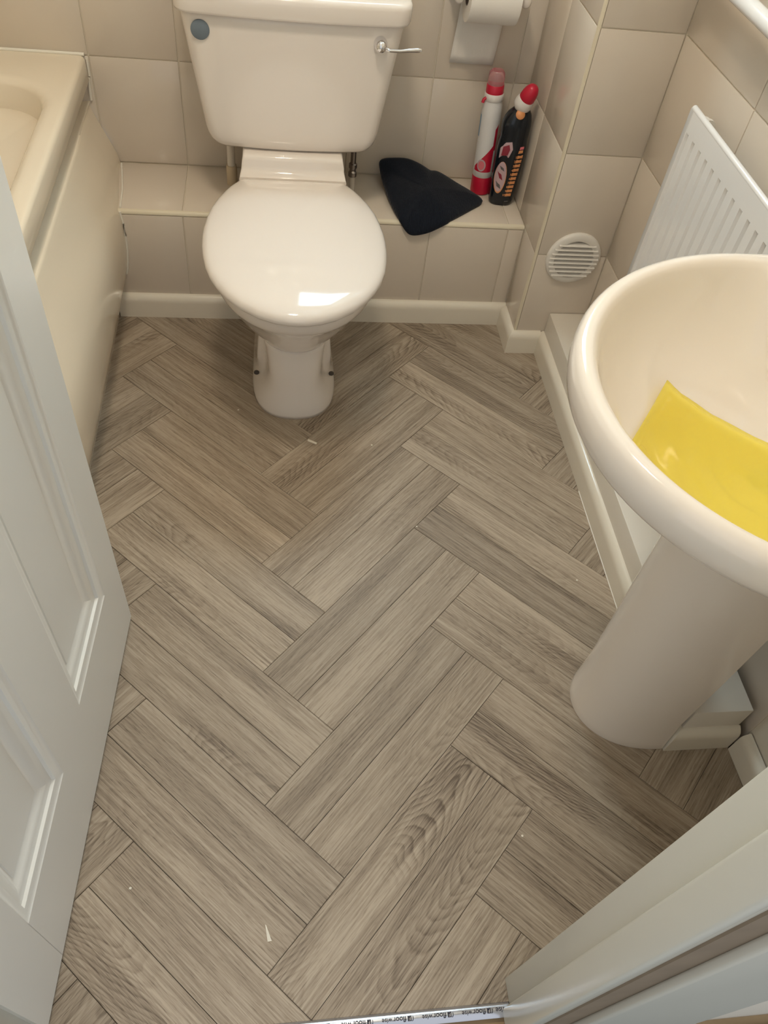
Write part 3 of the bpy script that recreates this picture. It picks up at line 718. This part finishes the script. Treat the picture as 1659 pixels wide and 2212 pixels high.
# front panel: height-field with recessed vertical channels
ny, pitch = 0, .0340
ysamp = []; y = RY1-.018
edges = [RY1]
while y > RY0+.03:
    edges += [y+.0005, y-.0030, y-.0085, y-.0120]; y -= pitch
edges += [RY0]
def groove(y):
    k_ = (RY1-.018-y)
    if k_ < -.0004 or y < RY0+.02: return 0
    m_ = k_ % pitch
    return 1 if .0025 < m_ < .0095 else 0
zrow = [RZ0, RZ0+.004, RZ0+.035, RZ0+.045, RZ0+.055, RZ1-.058, RZ1-.048, RZ1-.040, RZ1-.006, RZ1-.002, RZ1]
gz = [0, 0, 0, .3, 1, 1, .75, 0, 0, 0, 0]
vs = []; fcs = []
for zi, z in enumerate(zrow):
    for y in edges:
        edge_in = .004 if z in (RZ0, RZ1) else 0
        vs.append((RX+.0065*groove(y)*gz[zi]+edge_in, y, z))
m_ = len(edges)
for zi in range(len(zrow)-1):
    for yi in range(m_-1): fcs.append((zi*m_+yi, zi*m_+yi+1, (zi+1)*m_+yi+1, (zi+1)*m_+yi))
fp = pd('front_panel', vs, fcs, 'white', rad, autosmooth=28)
for f_ in fp.data.polygons: pass
so = fp.modifiers.new('thickness', 'SOLIDIFY'); so.thickness = .0012; so.offset = 0
box('water_panel', (RX+.009, RY0+.002, RZ0+.002), (RX+.014, RY1-.002, RZ1-.001), 'white', rad, .001)
tube('top_seam', [(RX+.005, RY0+.003, RZ1-.001), (RX+.005, RY1-.003, RZ1-.001)], .0060, 'white', rad, 12)
tube('side_seam', [(RX+.006, RY1-.001, RZ0+.004), (RX+.006, RY1-.001, RZ1-.002)], .0040, 'white', rad, 12)
for i in range(int((RY1-RY0-.04)/.025)):
    y = RY0+.02+i*.025
    box('convector_fin', (RX+.014, y, RZ0+.06), (RX+.030, y+.012, RZ1-.05), 'white', rad)
lathe('end_plug', [(.0125, -.012), (.0125, .002), (.0115, .006), (.0085, .009), (.0, .0095)], 'plastic', rad, c=(RX+.030-rad.location.x, RY1-.012-rad.location.y, RZ1-.024-RZ0), ax='y', n=20)
lathe('bleed_collar', [(.015, -.020), (.015, -.011), (.012, -.011)], 'plastic', rad, c=(RX+.030-rad.location.x, RY1-.012-rad.location.y, RZ1-.024-RZ0), ax='y', n=20)
box('wall_bracket', (RX+.03, RY1-.09, RZ0+.1), (.793, RY1-.06, RZ1-.06), 'white', rad)
box('wall_bracket', (RX+.03, RY0+.06, RZ0+.1), (.797, RY0+.09, RZ1-.06), 'white', rad)
tube('feed_pipe', [(RX+.03, RY1-.03, BZ), (RX+.03, RY1-.03, RZ0+.05)], .0075, 'white', rad)
# ---- towel rail
tr_ = thing('towel_rail', 'white towel rail on the wall above the radiator', 'towel rail', (.745, 1.15, .958))
tube('rail_bar', [(.742, y, .958) for y in (.80, 1.0, 1.2, 1.4, 1.62)], .0140, 'white', tr_, 20)
for y in (.82, 1.60):
    lathe('rail_bracket', [(.024, .050), (.024, .042), (.013, .036), (.012, 0), (.018, -.012), (.017, -.02), (0, -.021)], 'white', tr_, c=(-.003, y-1.15, 0), ax='x', n=20)

# ================================================================ VENT
vn = thing('air_vent', 'round white louvred air vent on the tiled column', 'vent', (.7005, YC, .2960))
def vlathe(name, prof, mat): return lathe(name, [(r_, -h) for r_, h in prof], mat, vn, ax='y', n=48)
vlathe('rim', [(.052, 0), (.0705, 0), (.0705, .004), (.069, .0065), (.064, .009), (.056, .0105), (.0515, .0100), (.0500, .008), (.050, .001)], 'plastic')
vlathe('back_plate', [(.0505, .0005), (.0505, .0012)], 'dark')
for i in range(8):
    z = -.042+i*.012; hw = math.sqrt(.0635**2-z*z) if abs(z) < .06 else .03
    pr = [(-.0012, z-.0030), (-.0105, z-.0055), (-.0130, z-.0048), (-.0130, z-.0036), (-.004, z+.0022), (-.0012, z+.0026)]
    loft('slat', [[(x, y, zz) for y, zz in pr] for x in (-hw, hw)], 'plastic', vn, autosmooth=30, local=True)

# ================================================================ TOILET ROLL AND HOLDER
RYc, RZc, RR = 1.9710, .7680, .0540
hd = thing('roll_holder', 'pale ceramic toilet roll holder fixed to the back wall', 'roll holder', (.446, YB, RZc))
for x in (.368, .523):
    rings = []
    for y, w, h_ in ((YB-.0005, .022, .030), (YB-.008, .0205, .028), (YB-.022, .0145, .019), (YB-.05, .0125, .0155), (RYc-.004, .0125, .0165), (RYc-.016, .0115, .0150), (RYc-.021, .007, .010)):
        rings.append([(x+w*math.cos(a), y, RZc+h_*math.sin(a)) for a in [2*math.pi*i/20 for i in range(20)]])
    loft('arm', rings, 'ceramic', hd)
tube('spindle', [(.372, RYc, RZc), (.519, RYc, RZc)], .010, 'brass', hd, 16)
rl = thing('toilet_roll', 'white toilet roll with a loose sheet hanging down', 'toilet roll', (.446, RYc, RZc))
lathe('paper_roll', [(.0215, -.0575), (RR-.001, -.0580), (RR, -.057), (RR, .057), (RR-.001, .0580), (.0215, .0575)], 'paper', rl, ax='x', n=48, autosmooth=35, cap0=False, cap1=False)
lathe('card_core', [(.0212, -.0578), (.0212, .0578), (.0200, .0578), (.0200, -.0578), (.0212, -.0578)], 'card', rl, ax='x', n=32, autosmooth=35, cap0=False, cap1=False)
rows = []
for t in range(13):
    a = t/12
    if t <= 4:
        an = math.radians(-10+a*3*40); y = RYc+(RR+.0010)*math.cos(math.radians(20-20*a*3)); z = RZc+(RR+.001)*math.sin(math.radians(20-20*a*3))
    else:
        y = RYc+RR+.001+.004*(t-4)/8; z = RZc-(t-4)/8*.166
    dx = -.010*max(0, (t-4)/8)
    rows.append([(.446+dx+(-.0565+.113*i/8)*(1-.03*a), y+.0012*math.sin(i*1.3+t*.5), z) for i in range(9)])
sheet = loft('hanging_sheet', rows, 'paper', rl, closed=False)
sheet.modifiers.new('thickness', 'SOLIDIFY').thickness = .0006

# ================================================================ BOTTLES
# aerosol: white can, crimson base band, crimson collar and clear pink cap
ae = thing('aerosol_can', 'slim white and crimson aerosol can with clear pink cap on the ledge', 'aerosol', (.5080, 1.9760, ZL), (math.radians(-1.0), math.radians(-2.6), 0))
can = lathe('can_body', [(.0235, 0), (.0255, .002), (.0258, .055), (.0256, .215), (.0245, .228), (.0222, .238), (.0222, .256), (.0200, .258), (0, .259)], 'can_white', ae, n=36)
def band(name, r_, z0, z1, a0, a1, mat, n=14, slope0=0., slope1=0., parent=None):
    rows = []
    for k_ in range(2):
        row = []
        for i in range(n+1):
            a = math.radians(a0+(a1-a0)*i/n); z = (z0+slope0*i/n) if k_ == 0 else (z1+slope1*i/n)
            row.append((r_*math.cos(a), r_*math.sin(a), z))
        rows.append(row)
    return loft(name, rows, mat, parent, closed=False, local=True)
lathe('base_cover', [(.0245, .0005), (.0268, .003), (.0268, .044), (.0262, .048), (.0256, .048)], 'red', ae, n=36, cap1=False)
lathe('silver_ring', [(.0262, .048), (.0264, .049), (.0264, .062), (.0260, .063)], 'silverprint', ae, n=36, cap0=False, cap1=False)
band('red_panel', .0262, .064, .074, -165, -55, 'red', slope0=0, slope1=.064, parent=can)
# pale oval emblem on the red panel
rows = []
for s in (1.0, .72, .70, .02):
    rows.append([(.0265*math.cos(math.radians(-118+s*26*math.cos(b_))), .0265*math.sin(math.radians(-118+s*26*math.cos(b_))), .082+s*.016*math.sin(b_)) for b_ in [2*math.pi*i/28 for i in range(28)]])
loft('emblem', rows[:2], 'lilac', can, local=True, cap0=False, cap1=False); loft('emblem', [[(x*1.002, y*1.002, z) for x, y, z in r_] for r_ in rows[2:]], 'pink', can, local=True, cap0=False)
band('blue_print', .0260, .150, .205, -205, -168, 'blueprint', parent=can)
band('red_print', .0260, .120, .175, -62, -40, 'red', slope0=.0, slope1=.012, parent=can)
lathe('collar', [(.0232, .240), (.0240, .241), (.0240, .2555), (.0228, .257)], 'cap_white', ae, n=36, cap0=False)
lathe('red_ring', [(.0222, .2565), (.0224, .258), (.0216, .276), (.0208, .277)], 'red', ae, n=36, cap0=False)
lathe('clear_cap', [(.0205, .276), (.0205, .294), (.0192, .303), (.0150, .308), (0, .3095)], 'clearpink', ae, n=36)
tube('trigger', [(-.021, -.008, .246), (-.027, -.010, .243), (-.029, -.011, .236)], .004, 'red', ae, 10, local=True)
# black toilet cleaner bottle with angled neck
bk = thing('cleaner_bottle', 'black toilet cleaner bottle with a slanted crimson and white cap', 'bottle', (.5560, 1.9260, ZL), (0, math.radians(-1.5), math.radians(-6)))
def oval(z, a, b_, cx=0., cy=0., n=36, k=2.6):
    P = []
    for i in range(n):
        t = 2*math.pi*i/n; c, s = math.cos(t), math.sin(t)
        P.append((cx+a*abs(c)**(2/k)*(1 if c > 0 else -1), cy+b_*abs(s)**(2/k)*(1 if s > 0 else -1), z))
    return P
BB = [(0, .0270, .0210, -.002), (.003, .0305, .0240, -.002), (.012, .0325, .0250, -.002), (.06, .0350, .0262, 0), (.11, .0375, .0272, .001), (.145, .0380, .0270, .002), (.165, .0362, .0258, .002), (.178, .0352, .0252, .003), (.192, .0362, .0256, .003), (.208, .0365, .0255, .003), (.222, .0340, .0240, .004), (.234, .0290, .0210, .006), (.243, .0215, .0170, .008), (.249, .0145, .0140, .009)]
bb_ = loft('bottle_body', [oval(z, a, b_, cx) for z, a, b_, cx in BB], 'black_bottle', bk, local=True)
def tilted(name, prof, mat, base, ax_dir, n=28):
    ax_ = Vector(ax_dir).normalized(); u = ax_.cross(Vector((0, 1, 0))).normalized(); v = ax_.cross(u)
    rings = [[tuple(Vector(base)+ax_*h+u*r_*math.cos(2*math.pi*i/n)+v*r_*math.sin(2*math.pi*i/n)) for i in range(n)] for r_, h in [(max(1e-5, a), b_) for a, b_ in prof]]
    return loft(name, rings, mat, bk, autosmooth=45, local=True)
AX = (.30, -.34, .90)
tilted('neck_collar', [(.0140, -.008), (.0170, -.004), (.0225, .004), (.0230, .012), (.0205, .025), (.0196, .027)], 'cap_white', (.006, 0, .249), AX)
tilted('cap', [(.0194, .0265), (.0198, .028), (.0192, .040), (.0170, .051), (.0125, .060), (.007, .0645), (0, .0655)], 'red', (.006, 0, .249), AX)
tilted('neck_tag', [(.004, -.004), (.0105, -.003), (.0115, .001), (.009, .004), (.0, .005)], 'orange', (.004, -.0215, .2385), (.05, -.85, .5))
# printed label: numbered bars 1 to 10, pink and lilac picture panels
def on_bottle(px, z, lift=.0006):
    """point on the camera-facing side of the bottle at local x=px"""
    prev = BB[0]
    for cur in BB:
        if cur[0] >= z: break
        prev = cur
    t = 0 if cur[0] == prev[0] else (z-prev[0])/(cur[0]-prev[0])
    a = prev[1]+(cur[1]-prev[1])*t; b_ = prev[2]+(cur[2]-prev[2])*t; cx = prev[3]+(cur[3]-prev[3])*t
    q_ = min(.999, abs((px-cx)/a)); y = -b_*(1-q_**2.6)**(1/2.6)
    return (px, y-lift, z)
def patch(name, pts, mat, lift=.0006):
    """outline (x, z) on the bottle face, filled as a fan draped over the curved front"""
    n = len(pts); cx = sum(p[0] for p in pts)/n; cz = sum(p[1] for p in pts)/n; rows = []
    for s in (1, .75, .5, .25, .02): rows.append([on_bottle(cx+(x-cx)*s, cz+(z-cz)*s, lift) for x, z in pts])
    return loft(name, rows, mat, bb_, cap0=False, local=True, smooth=False)
for i in range(10):
    z0 = .028+i*.0114; x0 = .0052+i*.0012
    patch('number_bar', [(x0, z0), (x0+.0150, z0+.0005), (x0+.0155, z0+.0086), (x0+.0005, z0+.0083)], 'orange')
    t_ = text_mesh('numeral', str(10-i), .0085, 'orange', bb_, (0, 0, 0), (math.radians(90), 0, 0))
    t_.location = on_bottle(x0-(.0085 if i == 0 else .0042), z0+.0040, .0012)
for i in range(2): patch('number_bar', [(.0170+i*.002, .144+i*.009), (.0290+i*.001, .145+i*.009), (.0292+i*.001, .152+i*.009), (.0180+i*.002, .1515+i*.009)], 'orange' if i == 0 else 'pink')
el = lambda cx, cz, a, b_, n=24, tl=0.: [(cx+a*math.cos(t)*math.cos(tl)-b_*math.sin(t)*math.sin(tl), cz+a*math.cos(t)*math.sin(tl)+b_*math.sin(t)*math.cos(tl)) for t in [2*math.pi*i/n for i in range(n)]]
patch('label_oval', el(-.0165, .078, .0150, .043), 'orange', .0005)
patch('label_oval', el(-.0169, .080, .0140, .0405), 'lilac', .0009)
patch('label_print', [(-.026, .094), (-.015, .087), (-.010, .072), (-.019, .077)], 'maroon', .0014)
patch('label_print', [(-.026, .068), (-.014, .059), (-.011, .048), (-.022, .054)], 'greyprint', .0014)
patch('label_print', [(-.023, .110), (-.013, .105), (-.009, .096), (-.019, .101)], 'greyprint', .0014)
patch('label_shield', [(-.029, .128), (-.005, .133), (.002, .154), (-.003, .172), (-.018, .169), (-.029, .153)], 'lilac', .0006)
patch('label_print', [(-.025, .135), (-.009, .138), (-.005, .153), (-.009, .165), (-.023, .158)], 'maroon', .0012)
patch('volume_mark', [(.006, .0125), (.016, .0130), (.016, .0160), (.006, .0155)], 'greyprint', .0006)

# ================================================================ BLACK KNITTED CLOTH
hp = [(0.229, 2.012, 0.349), (0.232, 1.986, 0.333), (0.238, 1.935, 0.326), (0.250, 1.862, 0.318), (0.266, 1.803, 0.310), (0.284, 1.792, 0.288), (0.299, 1.789, 0.279), (0.320, 1.789, 0.280), (0.349, 1.790, 0.289), (0.384, 1.797, 0.305), (0.417, 1.823, 0.309), (0.468, 1.870, 0.309), (0.498, 1.899, 0.310), (0.500, 1.912, 0.312), (0.478, 1.936, 0.316), (0.444, 1.967, 0.321), (0.411, 1.995, 0.328), (0.383, 2.010, 0.336), (0.358, 2.004, 0.349), (0.305, 2.018, 0.359), (0.262, 2.020, 0.358), (0.238, 2.018, 0.355)]
hb = smooth_closed(hp, 96); hc = Vector((.345, 1.905, .330))
def surf_z(x, y):
    base_ = ZL+.004 if y > YL-.002 else .262
    return base_
rings = []
for s, up in ((.02, .013), (.25, .013), (.5, .013), (.7, .0125), (.84, .0112), (.93, .0085), (.98, .0055), (1.0, .0)):
    r_ = []
    for i, p in enumerate(hb):
        c = hc+(p-hc)*s
        tt = s**2.2; zc_ = hc.z*(1-tt)+p.z*tt
        fold = .0*math.sin(math.atan2(p.y-hc.y, p.x-hc.x)*3+1.0)*s*(1-s)*3
        crease = -.009*math.exp(-((i-77)/3.0)**2)*max(0, s-.45)/.55
        r_.append((c.x, c.y, max(zc_+up+fold+crease, surf_z(c.x, c.y)+.006)))
    rings.append(r_)
for s, dn_ in ((.985, .007), (.95, .011), (.6, .02), (.02, .02)):
    r_ = []
    for p in hb:
        c = hc+(p-hc)*s; zz = (hc.z*(1-s*s)+p.z*s*s)-dn_
        r_.append((c.x, min(c.y, 2.033), max(zz, ZL+.0005) if c.y > YL+.004 else max(zz, .255)))
    rings.append(r_)
hat = loft('knitted_cloth', rings, 'knit', None)
tag(hat, 'folded black knitted cloth lying over the ledge edge', 'cloth')
# ================================================================ CEILING LAMP (out of the picture)
lp = thing('ceiling_light', 'round opal ceiling light above the bathroom floor', 'ceiling light', (-.12, .95, ZC))
lathe('lamp_base', [(.15, 0), (.15, -.02), (.135, -.025)], 'white', lp, n=40)
lathe('lamp_shade', [(.134, -.021), (.13, -.04), (.11, -.058), (.07, -.070), (.02, -.074), (0, -.0745)], 'lamp', lp, n=40, cap0=False)

# ================================================================ FLOOR DEBRIS
def sliver(name, pts, label, th=.0012, group=None):
    n = len(pts)
    vs = [(x, y, .0002) for x, y in pts]+[(x, y, th) for x, y in pts]
    fs = [tuple(range(n-1, -1, -1)), tuple(range(n, 2*n))]+[(i, (i+1) % n, n+(i+1) % n, n+i) for i in range(n)]
    tag(pd(name, vs, fs, 'chip'), label, 'offcut', group)
sliver('offcut', [(.0271, 1.3225), (.048, 1.3100), (.0455, 1.3045), (.0247, 1.3165)], 'thin cream offcut lying just in front of the toilet foot')
sliver('offcut', [(-.0735, .2610), (-.0718, .2600), (-.0633, .2372), (-.0697, .2366)], 'pointed cream offcut on the floor near the doorway')
for (x, y, lab) in ((-.1427, 1.4228, 'tiny white crumb on the floor left of the toilet foot'), (.1807, 1.3025, 'tiny white crumb on the floor right of the toilet foot'), (.2616, 1.0484, 'small white crumb in the middle of the floor'), (-.2847, .3284, 'tiny white crumb near the open door'), (.3652, .3679, 'tiny white crumb near the door frame'), (.5986, .8939, 'tiny white crumb beside the pipe boxing')):
    r_ = .0022
    sliver('crumb', [(x-r_, y-r_*.5), (x+r_*.4, y-r_), (x+r_, y+r_*.3), (x+r_*.1, y+r_), (x-r_*.8, y+r_*.6)], lab, .0015)
